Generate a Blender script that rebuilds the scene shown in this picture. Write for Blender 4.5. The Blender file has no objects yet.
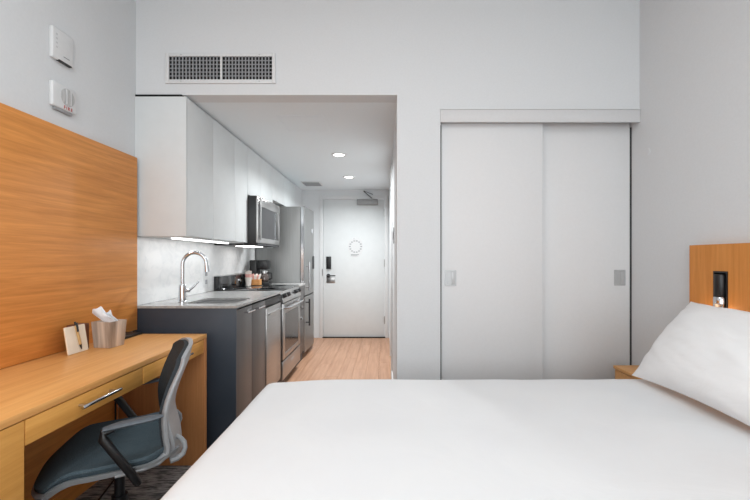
import bpy, bmesh, math, random
from mathutils import Vector, Matrix, noise
random.seed(4)
C = bpy.context.scene.collection
PI = math.pi
# ------------------------------------------------------------------ camera, world, lights, exposure
cam_d = bpy.data.cameras.new('camera'); cam = bpy.data.objects.new('camera', cam_d); C.objects.link(cam)
cam.location = (0, 0, 1.19); cam.rotation_euler = (PI/2, 0, 0)
cam_d.sensor_width = 36; cam_d.lens = 400/750*36; cam_d.shift_x = -0.0133; cam_d.shift_y = 0.0107
cam_d.clip_start = .02
bpy.context.scene.camera = cam
vs = bpy.context.scene.view_settings
vs.view_transform = 'Standard'; vs.look = 'None'; vs.exposure = 0.08; vs.gamma = 1; vs.use_curve_mapping = False
w = bpy.data.worlds.new('world'); bpy.context.scene.world = w; w.use_nodes = True
w.node_tree.nodes['Background'].inputs[0].default_value = (.93, .96, 1, 1)
w.node_tree.nodes['Background'].inputs[1].default_value = 1.0

def light(name, kind, loc, target, power, size=None, size_y=None, color=(1, 1, 1), spread=None, spot=None, radius=None):
    d = bpy.data.lights.new(name, kind); o = bpy.data.objects.new(name, d); C.objects.link(o)
    d.energy = power; d.color = color
    if kind == 'AREA':
        d.shape = 'RECTANGLE' if size_y else 'DISK'; d.size = size
        if size_y: d.size_y = size_y
        if spread: d.spread = spread
    if kind == 'SPOT': d.spot_size = spot; d.spot_blend = .8; d.shadow_soft_size = radius or .04
    if kind == 'POINT': d.shadow_soft_size = radius or .04
    o.location = loc
    o.rotation_euler = (Vector(target)-Vector(loc)).to_track_quat('-Z', 'Y').to_euler()
    return o
light('window_daylight', 'AREA', (.1, -2.02, 1.55), (.0, 0, 1.5), 60, 2.7, 1.9, (.93, .985, 1))
light('ceiling_fill_light', 'AREA', (-.25, .4, 2.76), (-.25, .4, 0), 24, 1.6, 1.4, (.94, .985, 1))  # unseen fill light added under the ceiling to brighten the room
for yy in (3.92, 5.0):
    light('downlight_light', 'AREA', (-.452, yy, 2.185), (-.452, yy, 0), 18, .09, None, (.95, .985, .99), spread=2.75)
light('cabinet_strip_light', 'AREA', (-1.36, 3.02, 1.312), (-1.42, 3.02, 0), 2.9, .95, .03, (.97, .99, 1)).rotation_euler = (0, 0, PI/2)
light('hood_light', 'AREA', (-1.33, 3.95, 1.30), (-1.33, 3.95, 0), 1.2, .3, .06, (.97, .985, 1)).rotation_euler = (0, 0, PI/2)

# ------------------------------------------------------------------ materials
def mat(name, col, rough=.5, metal=0, spec=.5, emit=None, estr=1, coat=0):
    m = bpy.data.materials.new(name); m.use_nodes = True
    b = m.node_tree.nodes['Principled BSDF']
    b.inputs['Base Color'].default_value = (*col, 1); b.inputs['Roughness'].default_value = rough
    b.inputs['Metallic'].default_value = metal; b.inputs['Specular IOR Level'].default_value = spec
    b.inputs['Coat Weight'].default_value = coat
    if emit: b.inputs['Emission Color'].default_value = (*emit, 1); b.inputs['Emission Strength'].default_value = estr
    return m
def srgb(r, g, b):
    f = lambda v: (v/255/12.92 if v/255 <= .04045 else ((v/255+.055)/1.055)**2.4)
    return (f(r), f(g), f(b))
def N(m, t, **k):
    n = m.node_tree.nodes.new(t)
    for a, v in k.items(): setattr(n, a, v)
    return n
def noisy(m, c1, c2, scale=(1, 1, 1), ns=5, detail=6, lo=.3, hi=.7, bump=0, bdist=.002, rough=None, dist=0, nrough=.55):
    """colour between c1 and c2 along a (stretched) noise in object space, with an optional bump"""
    nt = m.node_tree; L = nt.links; b = nt.nodes['Principled BSDF']
    tc = N(m, 'ShaderNodeTexCoord'); mp = N(m, 'ShaderNodeMapping'); mp.inputs['Scale'].default_value = scale
    nz = N(m, 'ShaderNodeTexNoise'); nz.inputs['Scale'].default_value = ns; nz.inputs['Detail'].default_value = detail
    nz.inputs['Distortion'].default_value = dist; nz.inputs['Roughness'].default_value = nrough
    oi = N(m, 'ShaderNodeObjectInfo'); ad = N(m, 'ShaderNodeVectorMath', operation='ADD')
    ml = N(m, 'ShaderNodeMath', operation='MULTIPLY'); ml.inputs[1].default_value = 17
    L.new(oi.outputs['Random'], ml.inputs[0]); L.new(tc.outputs['Object'], ad.inputs[0]); L.new(ml.outputs[0], ad.inputs[1])
    L.new(ad.outputs[0], mp.inputs[0]); L.new(mp.outputs[0], nz.inputs['Vector'])
    cr = N(m, 'ShaderNodeValToRGB'); cr.color_ramp.elements[0].position = lo; cr.color_ramp.elements[1].position = hi
    cr.color_ramp.elements[0].color = (*c1, 1); cr.color_ramp.elements[1].color = (*c2, 1)
    L.new(nz.outputs['Fac'], cr.inputs[0]); L.new(cr.outputs[0], b.inputs['Base Color'])
    if bump:
        bp = N(m, 'ShaderNodeBump'); bp.inputs['Strength'].default_value = bump; bp.inputs['Distance'].default_value = bdist
        L.new(nz.outputs['Fac'], bp.inputs['Height']); L.new(bp.outputs[0], b.inputs['Normal'])
    return m
def wood(name, c1, c2, axis, rough=.42, ns=9):
    sc = {'x': (1, 22, 22), 'y': (22, 1, 22), 'z': (22, 22, 1)}[axis]
    m = mat(name, c1, rough, spec=.25); return noisy(m, c1, c2, sc, ns=2.4, detail=12, lo=.32, hi=.68, bump=.08, bdist=.0006, dist=.35, nrough=.65)
wall_m = noisy(mat('wall_paint', srgb(222, 222, 223), .85, spec=.2), srgb(218, 220, 222), srgb(221, 223, 225), ns=90, bump=.05, bdist=.0006)
ceil_m = noisy(mat('ceiling_paint', srgb(218, 218, 218), .9, spec=.1), srgb(216, 216, 216), srgb(220, 220, 220), ns=70)
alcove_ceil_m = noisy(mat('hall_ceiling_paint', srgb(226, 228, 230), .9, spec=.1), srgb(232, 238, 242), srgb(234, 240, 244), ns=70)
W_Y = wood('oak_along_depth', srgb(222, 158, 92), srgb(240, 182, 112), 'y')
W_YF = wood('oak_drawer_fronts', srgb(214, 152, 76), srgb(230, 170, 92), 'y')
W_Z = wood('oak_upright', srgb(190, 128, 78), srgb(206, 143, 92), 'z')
W_X = wood('oak_across', srgb(214, 156, 94), srgb(226, 170, 108), 'x')
W_H = wood('oak_headboard', srgb(200, 128, 58), srgb(220, 148, 76), 'z')
W_P = wood('oak_wall_panel', srgb(206, 132, 62), srgb(236, 160, 86), 'y')
door_m = mat('closet_laminate', srgb(224, 224, 225), .55, spec=.3); noisy(door_m, srgb(223, 223, 224), srgb(225, 225, 226), ns=60)
fascia_m = noisy(mat('fascia_laminate', srgb(212, 212, 213), .5, spec=.3), srgb(211, 211, 212), srgb(214, 214, 215), ns=60)
pull_m = noisy(mat('light_satin_metal', srgb(186, 187, 188), .4, .35), srgb(182, 183, 184), srgb(192, 193, 194), ns=30)
gap_shade_m = mat('dark_gap_shade', srgb(58, 58, 60), .9)  # dark colour for the shade in the closet door gaps
white_cab = noisy(mat('white_cabinet', srgb(217, 222, 225), .6, spec=.25), srgb(219, 222, 223), srgb(222, 225, 226), ns=12)
white_p = mat('white_plastic', srgb(225, 225, 225), .4); noisy(white_p, srgb(217, 218, 219), srgb(221, 222, 223), ns=40)
grey_p = mat('grey_plastic', srgb(150, 152, 155), .45); noisy(grey_p, srgb(147, 149, 152), srgb(156, 158, 161), ns=60)
black_p = noisy(mat('black_plastic', srgb(22, 22, 24), .4), srgb(20, 20, 22), srgb(28, 28, 30), ns=80)
dark_gap = mat('shadow_gap_black', srgb(14, 14, 15), .9)
char_m = noisy(mat('charcoal_panel', srgb(58, 62, 70), .45, spec=.4), srgb(56, 64, 75), srgb(62, 69, 79), ns=8)
char_f = noisy(mat('charcoal_doors', srgb(98, 94, 94), .38, spec=.5), srgb(82, 79, 79), srgb(89, 86, 86), (1, 1, .2), ns=14)
steel = noisy(mat('brushed_steel', (.45, .44, .43), .3, 1), (.41, .40, .395), (.49, .48, .475), (1, 1, 60), ns=6, bump=.03, bdist=.0003)
steel_side = noisy(mat('grey_steel_side', srgb(142, 142, 141), .42, .5), srgb(138, 138, 137), srgb(146, 146, 145), (30, 30, 1), ns=4)
steel_dark = noisy(mat('fridge_door_steel', (.30, .30, .30), .36, .9), (.28, .28, .28), (.32, .32, .32), (1, 1, 60), ns=6)
shade_brown = noisy(mat('shadow_brown', srgb(112, 66, 44), .5), srgb(106, 62, 41), srgb(120, 72, 48), ns=40)
slate_p = noisy(mat('slate_arm_pad', srgb(84, 92, 100), .5), srgb(80, 88, 96), srgb(90, 98, 106), ns=50)
nickel_m = noisy(mat('matte_nickel', srgb(150, 150, 150), .45, .4), srgb(146, 146, 146), srgb(156, 156, 156), ns=30)
chrome = noisy(mat('chrome', (.60, .61, .63), .16, 1), (.57, .58, .60), (.63, .64, .66), ns=20)
sink_m = noisy(mat('sink_steel', (.74, .74, .74), .5, .15), (.72, .72, .72), (.78, .78, .78), (40, 1, 1), ns=6)
mw_glass = noisy(mat('microwave_window', srgb(60, 60, 62), .45, spec=.3), srgb(58, 58, 60), srgb(66, 66, 68), ns=8)
nickel = noisy(mat('satin_nickel', (.55, .55, .55), .3, 1), (.52, .52, .52), (.6, .6, .6), ns=30)
glass_b = mat('black_glass', srgb(18, 18, 20), .08, spec=.7, coat=.4); noisy(glass_b, srgb(16, 16, 18), srgb(22, 22, 24), ns=4)
oven_gl = mat('oven_window_glass', srgb(38, 36, 36), .12, spec=.5, coat=0); noisy(oven_gl, srgb(36, 34, 34), srgb(44, 42, 42), ns=4)
counter_m = noisy(mat('grey_quartz', srgb(178, 178, 177), .22, spec=.5), srgb(156, 156, 156), srgb(176, 176, 174), ns=55, lo=.35, hi=.65)
marble = noisy(mat('pale_marble', srgb(228, 228, 228), .3, spec=.4), srgb(220, 221, 222), srgb(232, 232, 232), (1, 1, 1.4), ns=9, detail=12, lo=.36, hi=.56, dist=1.0)
carpet_m = noisy(mat('carpet_grey', srgb(98, 97, 97), .95, spec=.1), srgb(92, 92, 94), srgb(172, 170, 168), (9, 45, 9), ns=2.2, lo=.38, hi=.62, bump=.8, bdist=.004)
plank_m = noisy(mat('oak_laminate', srgb(205, 160, 130), .38, spec=.4), srgb(172, 129, 101), srgb(197, 154, 126), (18, 1.2, 18), ns=1.8, detail=8, lo=.3, hi=.7, bump=.05, bdist=.0005, dist=.3)
linen = mat('white_linen', srgb(238, 237, 239), .85, spec=.15)
noisy(linen, srgb(227, 228, 230), srgb(230, 231, 232), ns=3.2, detail=5, bump=.35, bdist=.012, dist=.8)
linen2 = noisy(mat('pillow_cotton', srgb(234, 234, 235), .85, spec=.15), srgb(236, 237, 238), srgb(240, 241, 242), (3, 1, 1), ns=5, detail=5, bump=.3, bdist=.012, dist=1)
fabric = noisy(mat('blue_grey_fabric', srgb(62, 72, 78), .95, spec=.15), srgb(58, 70, 78), srgb(104, 120, 128), (60, 60, 60), ns=9, lo=.35, hi=.65, bump=.4, bdist=.001)
mesh_f = noisy(mat('dark_mesh_fabric', srgb(52, 56, 60), .85, spec=.2), srgb(38, 42, 46), srgb(68, 73, 77), (60, 60, 60), ns=12, lo=.35, hi=.65, bump=.4, bdist=.001)
base_p = noisy(mat('base_plastic', srgb(40, 40, 42), .4), srgb(36, 36, 38), srgb(46, 46, 48), ns=40)
tissue = noisy(mat('tissue_paper', srgb(232, 236, 242), .9), srgb(230, 234, 240), srgb(236, 239, 244), ns=20)
tissue_box_m = noisy(mat('weathered_grey_wood', srgb(150, 128, 112), .35, .35), srgb(140, 122, 108), srgb(226, 210, 196), (26, 26, 1.2), ns=1.4, detail=8, lo=.3, hi=.7)
paper = noisy(mat('cream_paper', srgb(238, 226, 208), .8), srgb(236, 224, 206), srgb(241, 230, 213), ns=30)
bamboo = noisy(mat('tan_pen_barrel', srgb(196, 158, 105), .5), srgb(188, 148, 96), srgb(205, 168, 115), (20, 20, 1), ns=9)
lens_m = mat('lamp_lens', (1, 1, 1), .5, emit=(1, .96, .9), estr=6)
strip_m = mat('led_strip_lens', (1, 1, 1), .5, emit=(1, .98, .95), estr=4)
amber = mat('amber_glow', srgb(240, 200, 160), .3, emit=(1, .72, .45), estr=.8)
red_m = mat('red_print', srgb(170, 45, 48), .6)
ink = mat('grey_print', srgb(150, 152, 155), .6)
sachet_m = noisy(mat('pink_sachet', srgb(232, 170, 160), .6), srgb(228, 160, 152), srgb(240, 190, 178), ns=40)
sachet_w = noisy(mat('white_sachet', srgb(236, 228, 222), .6), srgb(230, 220, 212), srgb(242, 236, 230), ns=40)
wicker = noisy(mat('honey_wood_tray', srgb(200, 140, 80), .6), srgb(176, 112, 58), srgb(216, 160, 100), (1, 1, 8), ns=14)
strobe_gl = noisy(mat('strobe_reflector', srgb(180, 180, 180), .35, .1), srgb(165, 165, 166), srgb(205, 205, 205), (1, 30, 1), ns=8)
glass_cl = mat('coffee_glass', srgb(120, 105, 100), .08, spec=.8); glass_cl.node_tree.nodes['Principled BSDF'].inputs['Transmission Weight'].default_value = .5

# ------------------------------------------------------------------ mesh helpers
class B:
    def __init__(s): s.bm = bmesh.new()
    def _in(s, t):
        me = bpy.data.meshes.new('t'); t.to_mesh(me); t.free(); s.bm.from_mesh(me); bpy.data.meshes.remove(me); return s
    def box(s, x0, x1, y0, y1, z0, z1, bev=0, seg=2, rot=None):
        t = bmesh.new(); bmesh.ops.create_cube(t, size=1)
        for v in t.verts: v.co = Vector(((x0+x1)/2+v.co.x*(x1-x0), (y0+y1)/2+v.co.y*(y1-y0), (z0+z1)/2+v.co.z*(z1-z0)))
        if bev: bmesh.ops.bevel(t, geom=t.edges[:], offset=bev, segments=seg, profile=.5, affect='EDGES')
        if rot: bmesh.ops.transform(t, matrix=rot, verts=t.verts[:])
        return s._in(t)
    def cyl(s, p0, p1, r0, r1=None, seg=24, bev=0):
        p0, p1 = Vector(p0), Vector(p1); d = p1-p0; r1 = r0 if r1 is None else r1
        t = bmesh.new(); bmesh.ops.create_cone(t, cap_ends=True, segments=seg, radius1=r0, radius2=r1, depth=d.length)
        if bev:
            es = [e for e in t.edges if len([f for f in e.link_faces if len(f.verts) > 4])]
            bmesh.ops.bevel(t, geom=es, offset=bev, segments=2, profile=.5, affect='EDGES')
        M = Matrix.Translation((p0+p1)/2) @ d.to_track_quat('Z', 'Y').to_matrix().to_4x4()
        bmesh.ops.transform(t, matrix=M, verts=t.verts[:]); return s._in(t)
    def loops(s, rings, cap=True, closed=True):
        bm = s.bm; R = [[bm.verts.new(p) for p in r] for r in rings]; n = len(R[0])
        for a, b in zip(R, R[1:]):
            for i in range(n if closed else n-1):
                j = (i+1) % n; bm.faces.new((a[i], a[j], b[j], b[i]))
        if cap: bm.faces.new(R[0][::-1]); bm.faces.new(R[-1])
        return s
    def tube(s, pts, r, seg=12, flat=None):
        pts = [Vector(p) for p in pts]; rings = []; n = len(pts)
        rr = r if isinstance(r, (list, tuple)) else [r]*n
        up = None
        for i, p in enumerate(pts):
            d = (pts[min(i+1, n-1)]-pts[max(i-1, 0)]).normalized()
            if up is None: up = Vector((0, 0, 1)) if abs(d.z) < .9 else Vector((0, 1, 0))
            a = d.cross(up).normalized(); up = a.cross(d).normalized()
            fl = flat or 1
            rings.append([p+a*math.cos(2*PI*k/seg)*rr[i]+up*math.sin(2*PI*k/seg)*rr[i]*fl for k in range(seg)])
        return s.loops(rings)
    def lathe(s, prof, c=(0, 0, 0), seg=24, M=None):
        rings = [[Vector((r*math.cos(2*PI*k/seg), r*math.sin(2*PI*k/seg), z)) for k in range(seg)] for r, z in prof]
        M = M or Matrix.Translation(c)
        return s.loops([[M @ p for p in r] for r in rings])
    def prism(s, poly, axis, a, b):
        """polygon of 2-D points extruded along an axis from a to b"""
        f = {'x': lambda p, t: (t, p[0], p[1]), 'y': lambda p, t: (p[0], t, p[1]), 'z': lambda p, t: (p[0], p[1], t)}[axis]
        return s.loops([[f(p, a) for p in poly], [f(p, b) for p in poly]])
    def slab(s, fn, nu, nv):
        """closed sheet; fn(u,v) -> (front, back) points with u,v in 0..1"""
        bm = s.bm; F = []; K = []
        for i in range(nu+1):
            a, b = [], []
            for j in range(nv+1):
                p, q = fn(i/nu, j/nv); a.append(bm.verts.new(p)); b.append(bm.verts.new(q))
            F.append(a); K.append(b)
        for i in range(nu):
            for j in range(nv):
                bm.faces.new((F[i][j], F[i+1][j], F[i+1][j+1], F[i][j+1])); bm.faces.new((K[i][j], K[i][j+1], K[i+1][j+1], K[i+1][j]))
        for i in range(nu):
            bm.faces.new((F[i][0], K[i][0], K[i+1][0], F[i+1][0])); bm.faces.new((F[i][nv], F[i+1][nv], K[i+1][nv], K[i][nv]))
        for j in range(nv):
            bm.faces.new((F[0][j], F[0][j+1], K[0][j+1], K[0][j])); bm.faces.new((F[nu][j], K[nu][j], K[nu][j+1], F[nu][j+1]))
        return s
def wpos(o):
    v = Vector(o.location)
    while o.parent: o = o.parent; v += Vector(o.location)
    return v
def obj(name, b, m, parent=None, origin=None, smooth=True, local=False, label=None):
    """link the shapes collected in b as ONE mesh object; vertices are given in world space unless local"""
    bm = b.bm
    bmesh.ops.recalc_face_normals(bm, faces=bm.faces[:])
    if origin is None:
        if parent is not None: origin = wpos(parent)
        else:
            xs = [v.co for v in bm.verts]
            origin = Vector((sum(p.x for p in xs)/len(xs), sum(p.y for p in xs)/len(xs), min(p.z for p in xs)))
    origin = Vector(origin)
    if not local:
        for v in bm.verts: v.co -= origin
    me = bpy.data.meshes.new(name); bm.to_mesh(me); bm.free()
    me.materials.append(m)
    if smooth:
        me.polygons.foreach_set('use_smooth', [True]*len(me.polygons)); me.set_sharp_from_angle(angle=math.radians(35))
    o = bpy.data.objects.new(name, me); C.objects.link(o)
    if parent is not None: o.parent = parent
    elif not local: o.location = origin
    if label: o['label'] = label
    return o
def tag(o, label, cat, group=None):
    o['label'] = label; o['category'] = cat
    if group: o['group'] = group
    return o
def thing(name, label, cat, loc=(0, 0, 0), rz=0, group=None):
    o = bpy.data.objects.new(name, None); C.objects.link(o); o.location = loc; o.rotation_euler = (0, 0, rz)
    o.empty_display_size = .1
    return tag(o, label, cat, group)
def struct(name, b, m, parent=None, label=None, smooth=False):
    o = obj(name, b, m, parent, smooth=smooth)
    if parent is None: o['kind'] = 'structure'
    if label: o['label'] = label
    return o
def root_struct(name, loc, label=None):
    o = bpy.data.objects.new(name, None); C.objects.link(o); o.location = loc; o['kind'] = 'structure'; o.empty_display_size = .1
    if label: o['label'] = label
    return o
def text_mesh(body, size, M, depth=.0008, spacing=1, b=None):
    cu = bpy.data.curves.new('txt', 'FONT'); cu.body = body; cu.size = size; cu.extrude = depth; cu.align_x = 'CENTER'; cu.align_y = 'CENTER'
    cu.space_character = spacing; cu.offset = size*.02; cu.resolution_u = 2
    o = bpy.data.objects.new('txt', cu); C.objects.link(o)
    dg = bpy.context.evaluated_depsgraph_get(); me = bpy.data.meshes.new_from_object(o.evaluated_get(dg))
    bpy.data.objects.remove(o); me.transform(M)
    b = b or B(); b.bm.from_mesh(me); bpy.data.meshes.remove(me); return b
def rrect(x0, x1, y0, y1, r, n=6):
    pts = []
    for cx, cy, a0 in ((x1-r, y1-r, 0), (x0+r, y1-r, PI/2), (x0+r, y0+r, PI), (x1-r, y0+r, 3*PI/2)):
        for k in range(n+1):
            a = a0+PI/2*k/n; pts.append((cx+r*math.cos(a), cy+r*math.sin(a)))
    return pts

# ------------------------------------------------------------------ room shell
XL, XR, YF, YD, XA = -1.55, 1.585, 2.49, 5.97, .075      # left, right, closet wall, entry door wall, hall's right wall
CZ, HZ, YB = 2.83, 2.205, -1.9
fl = struct('floor', B().box(XL-.1, XR+.1, YB-.1, YD+.1, -.12, -.014), dark_gap)
obj('carpet', B().box(XL, XR, YB, YF+.02, -.014, 0), carpet_m, fl, label='grey streaked low pile carpet')
seam = []
# hall planks, each its own piece; run away from the camera
pw, y_end = .135, YD
me_cache = {}
col_i = 0; x = XL
while x < XA-.001:
    x1 = min(x+pw, XA); off = (col_i*.47) % 1.2; y = YF+.021-off
    while y < y_end:
        y0, y1 = max(y, YF+.021), min(y+1.2, y_end)
        if y1-y0 > .02:
            key = (round(x1-x, 4), round(y1-y0, 4))
            if key not in me_cache:
                b = B().box(0, key[0]-.0012, 0, key[1]-.0012, -.013, 0, .0012, 1)
                o = obj('plank', b, plank_m, local=True, smooth=False); me_cache[key] = o.data
            else:
                o = bpy.data.objects.new('plank', me_cache[key]); C.objects.link(o)
            o.parent = fl; o.location = Vector((x, y0, 0))-fl.location
        y += 1.2
    x += pw; col_i += 1
struct('ceiling', B().box(XL-.1, XR+.1, YB-.1, YF+.12, CZ, CZ+.1), ceil_m)
hc = struct('ceiling_hall', B().box(XL, XA, YF+.121, YD, HZ, HZ+.08), alcove_ceil_m)
struct('wall_left', B().box(XL-.1, XL, YB-.1, YD+.1, 0, CZ), wall_m)
struct('wall_right', B().box(XR, XR+.1, YB-.1, YF+.75, 0, CZ), wall_m)
struct('wall_front', B().box(XL, XA, YF, YF+.12, HZ, CZ).box(XA, .345, YF, YF+.12, 0, CZ).box(.345, XR, YF, YF+.12, 2.11, CZ), wall_m)
struct('wall_hall_right', B().box(XA, XA+.12, YF+.12, YD+.1, 0, HZ+.08), wall_m)
DX0, DX1, DZ1 = (322.5-385)/67, (385.5-385)/67, 2.085
struct('wall_entry', B().box(XL, DX0, YD, YD+.1, 0, HZ+.08).box(DX1, XA, YD, YD+.1, 0, HZ+.08).box(DX0, DX1, YD, YD+.1, DZ1, HZ+.08), wall_m)
struct('wall_hall_end', B().box(XL, -1.235, 5.47, YD, 0, HZ), wall_m)
struct('wall_closet', B().box(.195, XR, YF+.65, YF+.75, 0, 2.5), wall_m)
# back wall with its window (behind the camera)
wx0, wx1, wz0, wz1 = -1.3, 1.45, .75, 2.7
struct('wall_back', B().box(XL, wx0, YB-.1, YB, 0, CZ).box(wx1, XR, YB-.1, YB, 0, CZ).box(wx0, wx1, YB-.1, YB, 0, wz0).box(wx0, wx1, YB-.1, YB, wz1, CZ), wall_m)
wn = root_struct('window_1', ((wx0+wx1)/2, YB-.05, wz0))
obj('window_frame', B().box(wx0, wx0+.05, YB-.08, YB-.02, wz0, wz1).box(wx1-.05, wx1, YB-.08, YB-.02, wz0, wz1).box(wx0+.05, wx1-.05, YB-.08, YB-.02, wz0, wz0+.05).box(wx0+.05, wx1-.05, YB-.08, YB-.02, wz1-.05, wz1).box(.05, .1, YB-.08, YB-.02, wz0+.05, wz1-.05), nickel, wn)
# baseboards of the hall
struct('baseboard_hall', B().box(XA-.012, XA, YF+.3, 3.9, 0, .09, .002).box(XA-.012, XA, 4.95, YD, 0, .09, .002), white_p)
struct('baseboard_left', B().box(XL, XL+.012, YB, .2, 0, .09, .002), white_p)
struct('baseboard_right', B().box(XR-.012, XR, 2.12, YF, 0, .09, .002), white_p)
# bathroom door casing on the right wall of the hall
d2 = root_struct('door_2', (XA-.01, 4.4, 0))
obj('door_leaf', B().box(XA-.004, XA, 4.0, 4.85, .01, 2.04), white_cab, d2)
obj('door_frame', B().box(XA-.016, XA, 3.93, 4.0, 0, 2.1, .003).box(XA-.016, XA, 4.85, 4.92, 0, 2.1, .003).box(XA-.016, XA, 4.0, 4.85, 2.04, 2.1, .003), white_p, d2)

# ------------------------------------------------------------------ entry door
d1 = root_struct('door_1', ((DX0+DX1)/2, YD, 0))
obj('door_leaf', B().box(DX0+.012, DX1-.01, YD+.012, YD+.055, .012, DZ1-.025, .002), white_cab, d1)
obj('door_frame', B().box(DX0-.045, DX0+.008, YD-.014, YD+.06, 0, DZ1+.035, .003).box(DX1-.008, DX1+.04, YD-.014, YD+.06, 0, DZ1+.035, .003)
    .box(DX0+.008, DX1-.008, YD-.014, YD+.06, DZ1-.018, DZ1+.035, .003), white_p, d1)
obj('threshold', B().box(DX0, DX1, YD-.02, YD+.09, 0, .012, .003), dark_gap, d1)
def P(px, py, s): return ((px-385)/s, 1.19-(py-258)/s)
S = 67
for py in (213, 263, 320):
    z = 1.19-(py-258)/S; obj('hinge', B().cyl((DX1-.012, YD-.002, z-.055), (DX1-.012, YD-.002, z+.055), .011), nickel, d1)
x0, z1 = P(357, 199.5, S); x1, z0 = P(378, 205, S)
cl = obj('door_closer', B().box(x0, x1, YD-.045, YD+.012, z0, z1, .006), nickel_m, d1)
xa, za = P(364, 192.5, S); xb, zb = P(372, 198.5, S)
obj('closer_arm', B().tube([(xa, YD-.08, za+.005), (xb, YD-.03, zb)], .011, 8, .4).tube([(xa, YD-.08, za+.01), (xa+.13, YD-.016, za-.03)], .009, 8, .4), base_p, cl)
x0, z1 = P(326.3, 256.5, S); x1, z0 = P(331.2, 269, S)
obj('card_reader', B().box(x0, x1, YD-.012, YD+.012, z0, z1, .005), black_p, d1)
x, z = P(328.4, 275.6, S)
lv = obj('lever_handle', B().cyl((x, YD-.006, z), (x, YD+.012, z), .028).cyl((x, YD-.045, z), (x, YD, z), .011).tube([(x-.01, YD-.045, z), (x+.04, YD-.045, z), (x+.11, YD-.04, z)], [.012, .010, .008], 10), nickel, d1)
lv.data.materials[0] = base_p
obj('lock_plate', B().box(x-.03, x+.1, YD+.006, YD+.012, z-.11, z-.02, .002), steel, d1)
obj('deadbolt_turn', B().cyl((x, YD-.012, z+.085), (x, YD+.012, z+.085), .012), nickel, d1)
obj('strike_plate', B().box(DX0-.006, DX0+.007, YD-.018, YD-.013, z, z+.1), steel, d1)
x, z = P(354, 238.5, S); obj('peephole', B().cyl((x, YD+.004, z), (x, YD+.012, z), .012), nickel, d1)
# pale notice sticker: ring of small marks over a line of print
x, z = P(355.5, 246.5, S)
bs = B()
for k in range(14):
    a = 2*PI*k/14; r = .085; bs.box(x+r*math.cos(a)-.013, x+r*math.cos(a)+.013, YD+.0085, YD+.0095, z+r*math.sin(a)-.007, z+r*math.sin(a)+.007)
bs.box(x-.07, x+.05, YD+.0085, YD+.0095, z-.125, z-.115).box(x-.07, x+.03, YD+.0085, YD+.0095, z-.142, z-.134)
nt = obj('notice_sticker', B().prism([(x+.115*math.cos(2*PI*k/32), z-.01+.15*math.sin(2*PI*k/32)) for k in range(32)], 'y', YD+.0095, YD+.0118), white_p, d1)
obj('notice_print', bs, mat('pale_grey_print', srgb(150, 152, 156), .6), nt)

# ------------------------------------------------------------------ closet with two sliding doors
t = thing('closet_track_fascia', 'white fascia board hiding the sliding track above both closet doors', 'fascia', (.96, YF, 2.03))
obj('fascia_board', B().box(.345, XR-.001, YF-.010, YF+.004, 2.033, 2.1095, .002), fascia_m, t)
obj('top_lip', B().box(.343, XR-.001, YF-.016, YF-.0005, 2.1095, 2.1155, .001), white_p, t)
obj('track', B().box(.35, XR-.001, YF+.012, YF+.115, 2.07, 2.108), nickel, t)
def closet_door(x0, x1, y, hx, lab):
    t = thing('sliding_door', lab, 'door', ((x0+x1)/2, y+.016, 0), group='sliding closet doors')
    obj('door_panel', B().box(x0, x1, y, y+.032, .012, 2.066, .0015), door_m, t)
    for a, c in ((x0, x0+.006), (x1-.006, x1)):
        obj('edge_trim', B().box(a, c, y-.0015, y, .012, 2.03), white_p, t)
    z0, z1 = 1.19-28/158, 1.19-12/158
    h = obj('cup_pull', B().loops([[(p[0], q, p[1]) for p in rr] for rr, q in (
        (rrect(hx-.036, hx+.036, z0, z1, .004), y-.0005), (rrect(hx-.036, hx+.036, z0, z1, .004), y-.004), (rrect(hx-.028, hx+.028, z0+.008, z1-.008, .003), y-.004), (rrect(hx-.027, hx+.027, z0+.009, z1-.009, .003), y-.001))]), pull_m, t)
    obj('pull_tab', B().box(hx+.008, hx+.028, y-.006, y-.0015, z0+.01, z1-.01, .001), pull_m, h)
    sx = x0-.011 if x0 < .5 else x1+.001
    obj('edge_gap_shade', B().box(sx, sx+.0095, y-.004, y+.03, .012, 2.03), gap_shade_m, t, label='dark strip standing in for shade in the gap beside the door')  # dark strip added to paint the shade in the gap
closet_door(.357, .998, 2.53, (450.5-385)/158, 'left white sliding closet door, overlapping in front of the other one')
closet_door(.955, 1.574, 2.574, (619-385)/155, 'right white sliding closet door, set behind and next to the side wall')

# ------------------------------------------------------------------ air grille on the front wall
x0, x1, z0, z1 = (166-385)/160.6, (276-385)/160.6, 1.19+(258-84)/160.6, 1.19+(258-54)/160.6
t = thing('air_grille', 'white rectangular supply air grille with two dark lattice openings, high above the kitchen opening', 'vent', ((x0+x1)/2, YF, z0))
ix0, ix1, iz0, iz1 = x0+.024, x1-.022, z0+.024, z1-.02; xm = (222-385)/160.6
obj('back_box', B().box(ix0, ix1, YF-.003, YF-.001, iz0, iz1), dark_gap, t)
obj('frame', B().box(x0, ix0, YF-.012, YF, z0, z1, .002).box(ix1, x1, YF-.012, YF, z0, z1, .002).box(ix0, ix1, YF-.012, YF, z0, iz0, .002).box(ix0, ix1, YF-.012, YF, iz1, z1, .002).box(xm-.006, xm+.006, YF-.013, YF, iz0, iz1), white_p, t)
for a, c in ((ix0, xm-.006), (xm+.006, ix1)):
    n = 15
    for k in range(1, n):
        xx = a+(c-a)*k/n; obj('slat', B().box(xx-.0035, xx+.0035, YF-.0105, YF-.004, iz0, iz1), grey_p, t, smooth=False)
bb = B()
for k in range(1, 6):
    zz = iz0+(iz1-iz0)*k/6; bb.box(ix0, ix1, YF-.0075, YF-.0035, zz-.0025, zz+.0025)
obj('cross_bars', bb, grey_p, t)
for xx in (x0+.1, x1-.1):
    for zz in (z0+.011, z1-.010): obj('screw', B().cyl((xx, YF-.0135, zz), (xx, YF-.011, zz), .004, seg=10), nickel, t)

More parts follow.
